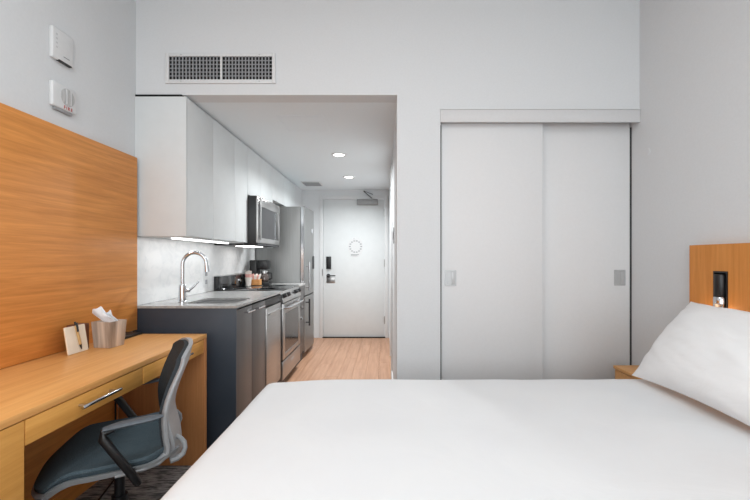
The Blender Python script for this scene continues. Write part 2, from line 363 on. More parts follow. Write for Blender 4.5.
# ------------------------------------------------------------------ wall devices on the left wall
def lw(px, py, x=XL):        # pixel -> depth, height on a plane parallel to the left wall (measuring aid only)
    s = (385-px)/(-x); return 400/s, 1.19-(py-258)/s
t = thing('carbon_monoxide_alarm', 'blank white rounded box alarm, upper of the two devices on the left wall', 'alarm', (XL, 1.90, 2.12))
ya, yb, za, zb = 1.842, 1.966, 2.12, 2.266
obj('housing', B().box(XL, XL+.02, ya, yb, za, zb, .006, 3), white_p, t)
obj('speaker_slot', B().box(XL+.006, XL+.0206, ya+.035, yb-.012, za-.0015, za+.004), black_p, t)
bb = B()
for k in range(4): bb.box(XL+.0198, XL+.0206, ya+.018, ya+.028, zb-.035-.02*k, zb-.027-.02*k)
pale = mat('pale_mark', srgb(196, 197, 199), .6)
bm_ = obj('button_marks', bb, pale, t)
obj('name_bar', B().box(XL+.0198, XL+.0206, ya+.062, ya+.098, za+.026, za+.030), ink, t)
t = thing('fire_alarm_strobe', 'white fire alarm strobe with grey lens and red letters, lower of two wall devices', 'alarm', (XL, 1.91, 1.91))
ya, yb, za, zb = 1.842, 1.985, 1.898, 2.013
obj('housing', B().box(XL, XL+.02, ya, yb, za, zb, .006, 3), white_p, t)
cy, cz = 1.928, 1.962
M = Matrix.Translation((XL+.0195, cy, cz)) @ Matrix.Rotation(PI/2, 4, 'Y')
lens = obj('strobe_lens', B().lathe([(.042, 0), (.041, .003), (.030, .007), (.0, .009)], M=M), strobe_gl, t)
for k in (-1, 1): obj('lens_rib', B().box(XL+.02, XL+.0285, cy+k*.013-.002, cy+k*.013+.002, cz-.034, cz+.034), white_p, lens)
Mx = Matrix(((0, 0, 1, XL+.0204), (1, 0, 0, cy+.004), (0, 1, 0, za+.012), (0, 0, 0, 1)))
obj('fire_lettering', text_mesh('FIRE', .021, Mx, .0006, 1.45), red_m, t, label='red letters reading FIRE')
obj('lower_skirt', B().box(XL, XL+.016, ya+.02, yb-.02, za-.014, za+.002, .004), grey_p, t)
# small round cover on the right wall
tag(obj('wall_cover', B().lathe([(.022, 0), (.021, .003), (.0, .005)], M=Matrix.Translation((XR, 2.41, 1.83)) @ Matrix.Rotation(-PI/2, 4, 'Y')), wall_m), 'tiny round painted cover plate on the right wall beside the closet header', 'cover plate')
# switch plate on the hall's right wall
t = thing('light_switch', 'slim light switch plate on the right wall of the entry hall', 'switch', (XA, 3.3, 1.31))
obj('plate', B().box(XA-.007, XA, 3.26, 3.34, 1.31, 1.44, .002), grey_p, t)
obj('rocker', B().box(XA-.011, XA-.007, 3.285, 3.315, 1.345, 1.405, .001), white_p, t)

# ------------------------------------------------------------------ hall ceiling fittings
for i, yy in enumerate((3.92, 5.0)):
    t = thing('ceiling_light', ['round recessed downlight, nearer and larger of the two in the hall ceiling', 'round recessed downlight, farther of the two, close to the entry door'][i], 'light', (-.452, yy, HZ-.01), group='recessed hall downlights')
    c = (-.452, yy, HZ)
    obj('trim_ring', B().lathe([(.075, 0), (.074, -.006), (.056, -.008), (.052, -.001)], c), white_p, t)
    obj('lens', B().lathe([(.054, -.001), (.052, -.004), (.0, -.0055)], c), lens_m, t)
t = thing('ceiling_vent', 'small grey louvred vent in the hall ceiling above the refrigerator', 'vent', (-.98, 5.45, HZ-.01))
obj('frame', B().box(-1.12, -.86, 5.3, 5.6, HZ-.008, HZ, .002), white_p, t)
for k in range(5): obj('slat', B().box(-1.1, -.88, 5.325+.052*k, 5.36+.052*k, HZ-.014, HZ-.007), grey_p, t)
t = thing('access_panel', 'faint flush white access panel in the hall ceiling near the opening', 'panel', (-.6, 2.9, HZ-.004))
obj('panel_frame', B().box(-.776, -.44, 3.19, 3.198, HZ-.002, HZ).box(-.776, -.44, 2.84, 2.848, HZ-.002, HZ).box(-.776, -.768, 2.848, 3.19, HZ-.002, HZ).box(-.448, -.44, 2.848, 3.19, HZ-.002, HZ), alcove_ceil_m, t)

# ------------------------------------------------------------------ kitchen: wall cabinets
CX = -1.232                                  # front plane of the wall cabinets
t = thing('wall_cabinet', 'tall white wall cabinets with flat doors, hung above the sink', 'cabinet', (-1.4, 3.0, 1.325))
obj('body', B().box(XL, CX-.02, YF+.002, 3.588, 1.337, HZ-.012), white_cab, t)
obj('end_panel', B().box(XL, CX, YF-.012, YF+.006, 1.325, HZ-.014, .0012), white_cab, t)
yy = [YF+.009, 2.873, 3.285, 3.586]
for a, c in zip(yy, yy[1:]): obj('door', B().box(CX-.018, CX, a+.001, c-.001, 1.328, HZ-.016, .001), white_cab, t)
obj('light_rail', B().box(XL+.02, CX-.03, YF+.02, 3.58, 1.322, 1.336), white_cab, t)
obj('top_filler', B().box(XL, CX-.03, YF-.008, 3.588, HZ-.012, HZ), dark_gap, t)
obj('light_strip', B().box(CX-.14, CX-.115, YF+.08, 3.45, 1.312, 1.321, .002), strip_m, t, label='glowing under-cabinet light strip')
t = thing('wall_cabinet', 'short white cabinet directly above the microwave', 'cabinet', (-1.4, 3.97, 1.76))
obj('body', B().box(XL, CX-.02, 3.59, 4.352, 1.765, HZ-.012), white_cab, t)
for a, c in ((3.59, 3.97), (3.97, 4.352)): obj('door', B().box(CX-.018, CX, a+.001, c-.001, 1.762, HZ-.016, .001), white_cab, t)
obj('top_filler', B().box(XL, CX-.03, 3.59, 4.352, HZ-.012, HZ), dark_gap, t)
t = thing('wall_cabinet', 'white cabinet over the refrigerator, farthest along the kitchen', 'cabinet', (-1.4, 4.9, 1.83))
obj('body', B().box(XL, CX-.02, 4.356, 5.465, 1.835, HZ-.012), white_cab, t)
obj('filler_panel', B().box(CX-.05, CX, 4.356, 4.385, 1.3, 1.83), white_cab, t)
for a, c in ((4.356, 4.9), (4.9, 5.465)): obj('door', B().box(CX-.018, CX, a+.001, c-.001, 1.832, HZ-.016, .001), white_cab, t)
obj('top_filler', B().box(XL, CX-.03, 4.356, 5.465, HZ-.012, HZ), dark_gap, t)

# microwave over the range
MX, y0, y1, z0, z1 = -1.145, 3.594, 4.348, 1.306, 1.752
t = thing('microwave', 'stainless steel microwave with dark window mounted above the stove', 'microwave', (-1.35, 3.97, z0))
obj('housing', B().box(XL+.016, MX-.014, y0, y1, z0, z1, .003), black_p, t)
obj('door_frame', B().box(MX-.014, MX, y0, y0+.11, z0+.022, z1, .003).box(MX-.014, MX, y1-.03, y1, z0+.022, z1, .003).box(MX-.014, MX, y0+.11, y1-.03, z1-.085, z1, .003).box(MX-.014, MX, y0+.11, y1-.03, z0+.022, z0+.07, .003), steel, t)
obj('window', B().box(MX-.012, MX-.004, y0+.11, y1-.18, z0+.07, z1-.085), mw_glass, t)
obj('control_panel', B().box(MX-.012, MX-.003, y1-.18, y1-.03, z0+.07, z1-.085), glass_b, t)
obj('handle', B().box(MX+.006, MX+.014, y0+.045, y0+.075, z0+.05, z1-.04, .002).box(MX, MX+.007, y0+.05, y0+.07, z0+.07, z0+.09).box(MX, MX+.007, y0+.05, y0+.07, z1-.08, z1-.06), nickel_m, t)
obj('vent_grille', B().box(MX-.05, MX-.005, y0+.02, y1-.02, z0, z0+.018), black_p, t)
obj('hood_lamp', B().box(-1.42, -1.25, 3.8, 4.1, z0-.006, z0), strip_m, t)

# backsplash and outlet
tag(obj('backsplash', B().box(XL+.001, XL+.014, YF-.03, 4.728, .897, 1.321), marble), 'pale veined marble backsplash along the wall behind sink and stove', 'backsplash')
t = thing('wall_outlet', 'white double outlet plate on the marble right of the tap', 'outlet', (XL+.014, 3.42, .95))
ox = XL+.014
obj('plate', B().box(ox, ox+.006, 3.375, 3.465, .945, 1.10, .002), white_p, t)
for zz in (.985, 1.055): obj('socket', B().box(ox+.006, ox+.008, 3.40, 3.44, zz-.018, zz+.018, .003), grey_p, t)

# ------------------------------------------------------------------ kitchen: base units
BX = -.92                                     # door plane
t = thing('base_cabinet', 'charcoal base cabinet with two doors and end panel under the sink', 'cabinet', (-1.2, 2.8, 0))
obj('end_panel', B().box(XL+.002, BX+.005, 2.455, 2.475, 0, .881, .001), char_m, t)
obj('body', B().box(XL+.01, XL+.028, 2.476, 3.08, .1, .868).box(XL+.028, BX-.022, 2.476, 3.08, .1, .118).box(XL+.028, BX-.022, 3.062, 3.08, .118, .868).box(XL+.01, BX-.07, 2.476, 3.08, 0, .1), char_m, t)
ym = 400*-BX/(385-252)
for k, (a, c) in enumerate(((2.478, ym), (ym, 3.078))):
    d = obj('door', B().box(BX-.02, BX, a+.0015, c-.0015, .1, .866, .0012), char_f, t)
    hy0, hy1 = ((ym-.17, ym-.03), (ym+.05, ym+.20))[k]
    obj('handle', B().cyl((BX+.028, hy0, .835), (BX+.028, hy1, .835), .006, seg=12).cyl((BX, hy0+.012, .835), (BX+.028, hy0+.012, .835), .004, seg=8).cyl((BX, hy1-.012, .835), (BX+.028, hy1-.012, .835), .004, seg=8), chrome, d)
# countertop with sink cut-out
t = thing('countertop', 'pale grey stone countertop running from the end panel to the stove', 'countertop', (-1.2, 3.0, .882))
hx0, hx1, hy0, hy1 = -1.305, -.975, 2.575, 2.96
inner = rrect(hx0, hx1, hy0, hy1, .07); n = 7
outer = []
for (cx, cy), seg in zip(((BX+.012, 3.57), (XL+.015, 3.57), (XL+.015, 2.448), (BX+.012, 2.448)), range(4)):
    outer += [(cx, cy)]*n
def lift(pts, z): return [(p[0], p[1], z) for p in pts]
outs = []
CC = ((BX+.012, 3.57), (XL+.015, 3.57), (XL+.015, 2.448), (BX+.012, 2.448))
for q in range(4):
    a, b0, c0 = CC[q], CC[q-1], CC[(q+1) % 4]
    for k in range(n):
        f = (k-(n-1)/2)/((n-1)/2)
        if f < 0: w_ = -f*.12; outs.append((a[0]+(b0[0]-a[0])*w_, a[1]+(b0[1]-a[1])*w_))
        else: w_ = f*.12; outs.append((a[0]+(c0[0]-a[0])*w_, a[1]+(c0[1]-a[1])*w_))
bt = B()
top, bot = .896, .882
bt.loops([lift(outs, top), lift(inner, top), lift(inner, bot), lift(outs, bot), lift(outs, top)], cap=False)
bmesh.ops.remove_doubles(bt.bm, verts=bt.bm.verts[:], dist=1e-6)
obj('slab', bt, counter_m, t, smooth=False)
t = thing('sink', 'stainless steel undermount sink with rounded corners set in the countertop', 'sink', (-1.13, 2.77, .7))
obj('gasket_or_shade', B().loops([lift(rrect(hx0-.006, hx1+.006, hy0-.006, hy1+.006, .07), .8815), lift(rrect(hx0-.001, hx1+.001, hy0-.001, hy1+.001, .07), .8815), lift(rrect(hx0-.001, hx1+.001, hy0-.001, hy1+.001, .07), .872), lift(rrect(hx0-.006, hx1+.006, hy0-.006, hy1+.006, .07), .872)]), black_p, t)  # black ring stands in for the shadow line below the counter edge
def rr_(g, z, r=.07): return lift(rrect(hx0-g, hx1+g, hy0-g, hy1+g, r), z)
obj('bowl', B().loops([rr_(.02, .871), rr_(.004, .871), rr_(.002, .86), rr_(-.008, .72, .06), rr_(-.04, .70, .05), rr_(-.12, .696, .03), rr_(-.12, .692, .03), rr_(-.035, .696, .055), rr_(0, .72, .06), rr_(.008, .862), rr_(.02, .867)]), sink_m, t)
obj('drain', B().lathe([(.042, .6965), (.040, .7), (.03, .699), (0, .698)], (-1.13, 2.77, 0)), chrome, t)
# faucet
fx, fy = -1.352, 2.67
t = thing('faucet', 'tall chrome gooseneck faucet with side lever behind the sink', 'faucet', (fx, fy, .896))
pts = [(fx, fy, 1.00), (fx, fy, 1.145)]
r = .076
for k in range(0, 13):
    a = PI-(PI*.93)*k/12; pts.append((fx+r+r*math.cos(a), fy+.004*k*.4, 1.148+r*1.02*math.sin(a)))
pts.append((pts[-1][0]+.004, pts[-1][1], 1.105))
obj('spout', B().tube(pts, [.0125]*3+[.0122]*11+[.013]*(len(pts)-14), 14), chrome, t)
obj('body', B().lathe([(.027, .8962), (.027, .902), (.024, .906), (.023, .99), (.021, 1.008), (.012, 1.016)], (fx, fy, 0)), chrome, t)
obj('spray_head', B().cyl((pts[-1][0]-.002, pts[-1][1], 1.14), (pts[-1][0]+.002, pts[-1][1], 1.098), .015, .0165), chrome, t)
obj('lever', B().cyl((fx, fy, .975), (fx+.045, fy+.01, .975), .014).tube([(fx+.042, fy+.01, .976), (fx+.06, fy+.02, .992), (fx+.092, fy+.035, 1.033)], [.0075, .0065, .0055], 10), chrome, t)
# dishwasher
t = thing('dishwasher', 'narrow stainless dishwasher with dark top strip between cabinet and stove', 'dishwasher', (-1.2, 3.32, 0))
obj('tub', B().box(XL+.02, BX-.03, 3.084, 3.55, .0, .868), black_p, t)
obj('door_panel', B().box(BX-.03, BX+.002, 3.102, 3.522, .13, .80, .004), steel, t)
obj('control_strip', B().box(BX-.03, BX-.004, 3.09, 3.545, .815, .866), black_p, t)
obj('pocket_handle', B().prism([(BX+.002, .735), (BX+.026, .75), (BX+.026, .758), (BX+.002, .752)], 'y', 3.13, 3.495), nickel, t)
# range
RX, y0, y1 = -.925, 3.585, 4.345
t = thing('stove', 'stainless freestanding electric stove with oven window and black glass top', 'stove', (-1.2, 3.96, 0))
obj('body', B().box(XL+.03, RX-.03, y0, y1, .03, .885), base_p, t)
obj('cooktop', B().box(XL+.09, RX-.012, y0-.004, y1+.004, .886, .903, .003), glass_b, t)
obj('backguard', B().box(XL+.016, XL+.088, y0, y1, .886, 1.025, .004), glass_b, t)
obj('backguard_cap', B().box(XL+.016, XL+.09, y0, y1, 1.025, 1.031), nickel, t)
obj('dial', B().cyl((XL+.088, 4.02, .965), (XL+.10, 4.02, .965), .016), chrome, t)
cp = obj('control_panel', B().prism([(RX-.05, .885), (RX-.02, .885), (RX+.012, .80), (RX+.012, .785), (RX-.05, .785)], 'y', y0, y1), steel, t)
for yk in (3.66, 3.80, 4.13, 4.27):
    zc = .842; xc = RX-.003; obj('knob', B().cyl((xc, yk, zc), (xc+.03, yk, zc+.012), .021, .018, bev=.002), base_p, cp)
dr = obj('oven_door', B().box(RX-.03, RX+.006, y0+.028, y0+.10, .265, .775, .003).box(RX-.03, RX+.006, y1-.09, y1-.006, .265, .775, .003).box(RX-.03, RX+.006, y0+.10, y1-.09, .68, .775, .003).box(RX-.03, RX+.006, y0+.10, y1-.09, .265, .315, .003), steel, t)
obj('oven_window', B().box(RX-.026, RX+.003, y0+.10, y1-.09, .315, .68), oven_gl, dr)
obj('door_handle', B().tube([(RX+.006, y0+.06, .735), (RX+.045, y0+.06, .738), (RX+.048, y0+.1, .738), (RX+.048, y1-.1, .738), (RX+.045, y1-.06, .738), (RX+.006, y1-.06, .735)], .0115, 12), chrome, dr)
dw = obj('storage_drawer', B().box(RX-.03, RX+.006, y0+.028, y1-.006, .085, .25, .003), steel, t)
obj('drawer_badge', B().box(RX+.006, RX+.009, 3.9, 4.03, .18, .205, .001), pull_m, dw)
for a in (y0+.04, y1-.08):
    for b_ in (XL+.08, RX-.12): obj('foot', B().cyl((b_, a+.02, 0), (b_, a+.02, .035), .018, seg=12), black_p, t)
for bx_, by_, r_ in ((-1.36, 3.78, .075), (-1.36, 4.15, .09), (-1.09, 3.78, .1), (-1.09, 4.15, .075)):
    obj('burner_ring', B().lathe([(r_, .9032), (r_, .9036), (r_-.004, .9036), (r_-.004, .9032)], (bx_, by_, 0), 32), ink, t)
# narrow unit between stove and refrigerator
t = thing('base_cabinet', 'narrow charcoal cabinet with two knobs between stove and refrigerator', 'cabinet', (-1.2, 4.54, 0))
obj('body', B().box(XL+.01, BX-.055, 4.36, 4.72, .0, .868), char_m, t)
for a, c, zk in ((.1, .60, .51), (.605, .866, .64)):
    d = obj('drawer', B().box(BX-.055, BX-.036, 4.362, 4.718, a, c, .001), char_f, t)
    obj('knob', B().cyl((BX-.036, 4.5, zk), (BX-.012, 4.5, zk), .010, .016, bev=.002), chrome, d)
tag(obj('countertop', B().box(XL+.015, BX-.015, 4.355, 4.724, .872, .896, .001), counter_m), 'short piece of grey stone countertop between stove and refrigerator', 'countertop')
# refrigerator
y0, y1, FX = 4.735, 5.455, -.95
t = thing('refrigerator', 'tall grey stainless steel refrigerator at the end of the kitchen', 'refrigerator', (-1.25, 5.09, 0))
obj('body', B().box(XL+.02, FX-.055, y0, y1, .05, 1.80, .006), steel_side, t)
def fdoor(za, zb, name):
    poly = [(FX-.05, y0+.002), (FX-.008, y0+.002), (FX, y0+.01)]
    for k in range(1, 9):
        f = k/8; poly.append((FX+.012*math.sin(PI*f*.5)-(.034*max(0, f-.75)/.25)**1.0*1.0, y0+.01+(y1-y0-.02)*f))
    poly += [(FX-.05, y1-.002)]
    return obj(name, B().prism(poly, 'z', za, zb), steel_dark, t)
du = fdoor(.745, 1.80, 'upper_door'); dl = fdoor(.07, .73, 'freezer_drawer')
obj('edge_highlight', B().box(FX-.046, FX-.014, y0-.0015, y0+.002, .75, 1.795), chrome, du, label='strip added as the bright sheen on the upper door edge')  # chrome strip added to brighten the door's near edge
hy = y0+.06
obj('door_handle', B().cyl((FX+.045, hy, .80), (FX+.045, hy, 1.14), .010).cyl((FX, hy, .84), (FX+.045, hy, .84), .007).cyl((FX, hy, 1.09), (FX+.045, hy, 1.09), .007), chrome, du)
obj('door_handle', B().cyl((FX+.045, hy, .38), (FX+.045, hy, .70), .010).cyl((FX, hy, .42), (FX+.045, hy, .42), .007).cyl((FX, hy, .66), (FX+.045, hy, .66), .007), base_p, dl)
obj('display', B().box(FX-.002, FX+.016, 5.19, 5.29, 1.05, 1.215, .001), black_p, du)
obj('badge', B().box(FX, FX+.015, 5.12, 5.2, 1.50, 1.56, .001), grey_p, du)
obj('gasket_or_shade', B().box(FX-.056, FX-.048, y0+.006, y1-.006, .07, 1.79), black_p, t)
for a in (y0+.05, y1-.05):
    for b_ in (XL+.1, FX-.1): obj('foot', B().cyl((b_, a, 0), (b_, a, .055), .02, seg=12), black_p, t)

# coffee maker and basket on the short counter
kx, ky, kz = -1.385, 4.45, .897
t = thing('coffee_maker', 'small black coffee maker with carafe in the kitchen corner', 'coffee maker', (kx, ky, kz))
obj('base', B().box(kx-.1, kx+.115, ky-.075, ky+.075, kz, kz+.03, .006), black_p, t)
obj('tower', B().box(kx-.1, kx-.02, ky-.075, ky+.075, kz+.03, kz+.27, .01), black_p, t)
obj('brew_head', B().box(kx-.02, kx+.095, ky-.07, ky+.07, kz+.165, kz+.27, .014), black_p, t)
obj('control_plate', B().box(kx+.02, kx+.09, ky-.076, ky-.069, kz+.19, kz+.245, .002), base_p, t)
obj('carafe', B().lathe([(.035, kz+.032), (.05, kz+.05), (.05, kz+.09), (.035, kz+.13), (.036, kz+.14), (.0, kz+.142)], (kx+.045, ky, 0)), glass_cl, t)
obj('carafe_band', B().lathe([(.0375, kz+.122), (.0385, kz+.135), (.036, kz+.15), (0, kz+.152)], (kx+.045, ky, 0)), nickel, t)
obj('carafe_handle', B().tube([(kx+.083, ky-.01, kz+.13), (kx+.13, ky-.03, kz+.125), (kx+.135, ky-.03, kz+.07), (kx+.1, ky-.015, kz+.055)], .008, 8), black_p, t)
bx0, by0 = -1.37, 4.24
t = thing('condiment_box', 'small honey-coloured wooden holder of sachets beside the coffee maker', 'holder', (bx0, by0, .904))
obj('holder', B().box(bx0-.05, bx0+.05, by0-.04, by0+.04, .904, .912).box(bx0-.05, bx0-.044, by0-.04, by0+.04, .912, .965).box(bx0+.044, bx0+.05, by0-.04, by0+.04, .912, .965).box(bx0-.044, bx0+.044, by0-.04, by0-.034, .912, .965).box(bx0-.044, bx0+.044, by0+.034, by0+.04, .912, .965), wicker, t)
for k in range(6):
    R_ = Matrix.Translation((bx0-.036+.015*k, by0, .985)) @ Matrix.Rotation((k-2.5)*.12, 4, 'Y')
    tag(obj('sugar_sachet', B().box(-.003, .003, -.026, .026, -.055, .028+.01*(k % 2), .001, 1, R_), (sachet_w, sachet_m, sachet_w)[k % 3]), ['white sachet nearest the wall in the wooden holder', 'pink sachet second from the wall in the wooden holder', 'white sachet third from the wall in the wooden holder', 'white sachet fourth from the wall in the wooden holder', 'pink sachet second from the open side of the wooden holder', 'white sachet nearest the open side of the wooden holder'][k], 'sachet', 'sachets in the wooden holder')
cx_, cy_ = -1.41, 4.13
t = thing('paper_cup_stack', 'pink and white paper cups stacked by the marble behind the stove', 'cups', (cx_, cy_, .904))
for k in range(3):
    z_ = .904+.032*k
    obj('cup', B().lathe([(.024, z_), (.034, z_+.085), (.036, z_+.088), (.033, z_+.087), (.022, z_+.006)], (cx_, cy_, 0)), (sachet_w, sachet_m, sachet_w)[k], t, label=('white cup', 'pink cup', 'white cup')[k])

# ------------------------------------------------------------------ desk
PX = XL+.035
t = thing('wall_panel', 'tall horizontally grained oak panel on the left wall above the desk', 'panel', (XL, 1.2, .752))
obj('board', B().box(XL, PX, -.4, 2.447, .752, 1.803, .0012), W_P, t)
obj('edge_band', B().box(XL+.004, PX-.002, 2.447, 2.4485, .753, 1.801), white_p, t)
DXF, DY1, TZ = -1.035, 2.325, .75
t = thing('desk', 'long built-in oak desk with drawers below the wood wall panel', 'desk', (-1.28, 1.1, 0))
obj('desk_top', B().box(XL, DXF, -.4, DY1, TZ-.024, TZ, .0015), W_Y, t)
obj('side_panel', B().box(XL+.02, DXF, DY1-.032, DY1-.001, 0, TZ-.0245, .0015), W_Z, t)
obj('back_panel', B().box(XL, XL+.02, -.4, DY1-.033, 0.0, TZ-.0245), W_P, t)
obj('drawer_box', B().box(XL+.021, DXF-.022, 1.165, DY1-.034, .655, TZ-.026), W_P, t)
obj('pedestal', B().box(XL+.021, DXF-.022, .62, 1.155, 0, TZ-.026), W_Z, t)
fr = [(1.153, 1.712), (1.716, 2.29)]
for a, c in fr:
    d = obj('drawer', B().box(DXF-.021, DXF-.002, a+.0015, c-.0015, .648, TZ-.0275, .001), W_YF, t)
    m_ = (a+c)/2; hz = .690; L_ = .075; hx = DXF+.026
    obj('drawer_handle', B().tube([(DXF-.002, m_-L_, hz), (hx, m_-L_, hz)], .005, 10).tube([(DXF-.002, m_+L_, hz), (hx, m_+L_, hz)], .005, 10).cyl((hx, m_-L_-.022, hz), (hx, m_+L_+.022, hz), .006, bev=.001), chrome, d)
d = obj('pedestal_door', B().box(DXF-.021, DXF-.002, .62, 1.150, .02, TZ-.0275, .001), W_YF, t)
obj('rail', B().box(DXF-.05, DXF-.023, 1.166, DY1-.034, .648, .654), W_P, t)
# power strip lying at the back end of the desk
t = thing('power_strip', 'low black outlet bar lying at the far back corner of the desk', 'power strip', (-1.46, 2.22, TZ))
obj('housing', B().box(PX+.002, PX+.112, 2.10, DY1-.004, TZ, TZ+.012, .003), black_p, t)
for k in range(2): obj('socket', B().cyl((PX+.057, 2.16+.09*k, TZ+.012), (PX+.057, 2.16+.09*k, TZ+.0135), .018), base_p, t)

# tissue box: flared square cube of weathered wood with a tissue pulled up
tx, ty, tz = -1.375, 1.995, TZ
t = thing('tissue_box', 'square flared wood-look tissue box standing on the desk', 'tissue box', (tx, ty, tz), math.radians(-9))
def sq(h, z): return [(-h, -h, z), (h, -h, z), (h, h, z), (-h, h, z)]
obj('box_shell', B().loops([sq(.044, 0.001), sq(.052, .128), sq(.048, .128), sq(.047, .121), sq(.02, .121)]), tissue_box_m, t, local=True, smooth=False)
def leaf(bx_, w0, w1, lean, hgt, yy_, ph):
    def f(u, v):
        a = (u-.5)*2; w_ = w0+(w1-w0)*math.sin(min(1, v*1.15)*PI/2)
        p = Vector((bx_+a*w_*(1-.35*v*v)-lean*v, yy_-.012*v+.010*math.sin(a*4+ph)*v, .119+hgt*v*(1-.35*a*a*v)+.004*math.sin(a*8+ph)*v-.018*max(0, a)*v))
        return p, p+Vector((.0012, .0025, 0))
    return f
tg = obj('tissue_sheet', B().slab(leaf(.004, .032, .056, .052, .076, .0, 1), 18, 12), tissue, t, local=True)
obj('tissue_fold', B().slab(leaf(.012, .022, .036, .018, .058, .016, 2.4), 14, 10), tissue, tg, local=True)

# notepad leaning against the panel, pen lying upright in front of it
t = thing('notepad', 'cream notepad propped upright on the desk beside a brown shadow block', 'notepad', (-1.43, 1.862, TZ))
Rn = Matrix.Translation((-1.424, 1.862, TZ+.0015)) @ Matrix.Rotation(math.radians(-9), 4, 'Y')
obj('paper_block', B().box(-.0055, 0, -.06, .06, 0, .125, .0006, 1, Rn), paper, t)
obj('card_back', B().box(-.0085, -.0056, -.06, .06, 0.001, .125, .0006, 1, Rn), bamboo, t)
tag(obj('shade_block', B().box(-1.502, -1.449, 1.885, 1.96, TZ, TZ+.122, .002), shade_brown), 'small brown block standing in for the shadow between notepad and tissue box', 'block')  # block added in place of the brown shadow beside the notepad
tp = thing('pen', 'tan pen with black clip and tip resting on the cream notepad', 'pen', (-1.45, 1.87, TZ+.02))
Rp = Rn @ Matrix.Translation((.006, .0, .0))
def pp(a): return tuple(Rp @ Vector(a))
obj('barrel', B().cyl(pp((0, .008, .035)), pp((0, -.002, .125)), .0058, seg=12), bamboo, tp)
obj('tip', B().cyl(pp((0, .011, .012)), pp((0, .008, .035)), .0018, .0056, seg=12), black_p, tp)
obj('cap', B().cyl(pp((0, -.002, .126)), pp((0, -.004, .143)), .0052, .0040, seg=12).box(.005, .0085, -.008, .002, .095, .138, .0005, 1, Rp), black_p, tp)
# cable under the desk
tag(obj('power_cable', B().tube([(-1.5, 1.2, .25), (-1.49, 1.4, .08), (-1.46, 1.7, .006), (-1.4, 1.95, .006), (-1.45, 2.15, .006), (-1.51, 2.24, .12), (-1.515, 2.25, .5)], .005, 8), black_p), 'black power cable drooping under the desk along the back panel', 'cable')

# ------------------------------------------------------------------ task chair (local: faces +x, y to its left)
t = thing('task_chair', 'grey office chair with blue-grey seat and grey shell, pushed into the desk', 'chair', (-1.045, 1.575, 0), math.radians(210))
SW = .225
def seat_outline(u, v, w0, x0, x1):
    # u along depth 0 back..1 front, v across
    a = (v-.5)*2; w_ = w0*(1-.14*max(0, (u-.55)/.45)**2-.22*max(0, (.25-u)/.25)**2)
    x = x0+(x1-x0)*u
    x += -.05*abs(a)**3*(1 if u > .5 else 0)*((u-.5)/.5)
    return x, a*w_, a
def seat_fn(u, v):
    x, y, a = seat_outline(u, v, SW, -.175, .245)
    z = .462+.018*abs(a)**3-.006*math.cos(a*PI/2)+(.02*max(0, (.2-u)/.2))-.05*max(0, (u-.72)/.28)**2
    e = max(abs(a), abs(2*u-1)); th = .042*(1-.75*max(0, (e-.8)/.2)**2)
    return (x, y, z), (x, y, z-th)
obj('seat_cushion', B().slab(seat_fn, 22, 22), fabric, t, local=True)
def pan_fn(u, v):
    x, y, a = seat_outline(u, v, SW+.008, -.20, .252)
    z = .443+.018*abs(a)**3+(.02*max(0, (.2-u)/.2))-.05*max(0, (u-.72)/.28)**2
    return (x, y, z-.006), (x*.97, y*.96, z-.026)
obj('seat_shell', B().slab(pan_fn, 22, 22), grey_p, t, local=True)
# back: profile x(z)
def bx(z):
    k = (z-.42)/.45                            # 0 .. 1
    return -.206+.026*math.sin(PI*min(1, max(0, k*1.25)))-.06*max(0, k-.4)**1.3*1.6
def back_w(k): return .205*(1-.22*max(0, (k-.5)/.5)**2-.16*max(0, (.3-k)/.3)**2)
def back_fn(u, v):
    z = .475+u*(.832-.475); k = (z-.42)/.45; a = (v-.5)*2; z -= .03*abs(a)**4*u**4
    y = a*back_w(k); x = bx(z)+.03*a*a
    return (x+.018, y*.94, z), (x+.002, y*.94, z)
def shell_fn(u, v):
    z = .425+u*(.840-.425); k = (z-.42)/.45; a = (v-.5)*2; z -= .03*abs(a)**4*u**4
    y = a*back_w(k); x = bx(z)+.03*a*a
    th = .012+.012*math.exp(-((k-.18)/.16)**2)
    return (x+.003, y, z), (x-th, y*.97, z)
obj('back_cushion', B().slab(back_fn, 22, 16), mesh_f, t, local=True)
obj('back_shell', B().slab(shell_fn, 26, 18), grey_p, t, local=True)
for s_ in (-1, 1):
    obj('back_strut', B().tube([(-.17, s_*.172, .425), (-.195, s_*.168, .427), (-.214, s_*.164, .438), (-.221, s_*.161, .457), (-.219, s_*.158, .478), (-.208, s_*.156, .495), (-.19, s_*.155, .51)], [.011, .011, .010, .009, .009, .008, .007], 10), grey_p, t, local=True)
    fp = [(.0, s_*.226, .436), (-.08, s_*.216, .438), (-.13, s_*.203, .444), (-.158, s_*.192, .462)]
    for q in range(9):
        z = .49+.34*q/8; k = (z-.42)/.45; fp.append((bx(z)+.030, s_*back_w(k)*.985, z-.03*min(1, max(0, (z-.46)/.38))**4))
    obj('side_frame', B().tube(fp, [.008, .013, .016, .017]+[.016-.0008*q for q in range(9)], 10, .75), grey_p, t, local=True)
    arm = obj('armrest', B().tube([(.03, s_*.245, .612), (-.01, s_*.25, .619), (-.06, s_*.25, .622), (-.11, s_*.25, .624), (-.145, s_*.245, .625)], [.018, .026, .027, .025, .014], 14, .36), slate_p, t, local=True)
    obj('arm_post', B().tube([(.0, s_*.245, .607), (.03, s_*.247, .602), (.032, s_*.25, .582), (-.005, s_*.255, .52), (-.05, s_*.255, .445), (-.065, s_*.235, .405), (-.055, s_*.16, .395), (-.04, s_*.06, .40)], [.012, .017, .018, .017, .017, .017, .015, .014], 12, .8), black_p, t, local=True)
obj('mechanism', B().box(-.12, .09, -.085, .085, .375, .422, .015), black_p, t, local=True)
obj('gas_column', B().cyl((0, 0, .13), (0, 0, .26), .03, .028).cyl((0, 0, .26), (0, 0, .38), .018), black_p, t, local=True)
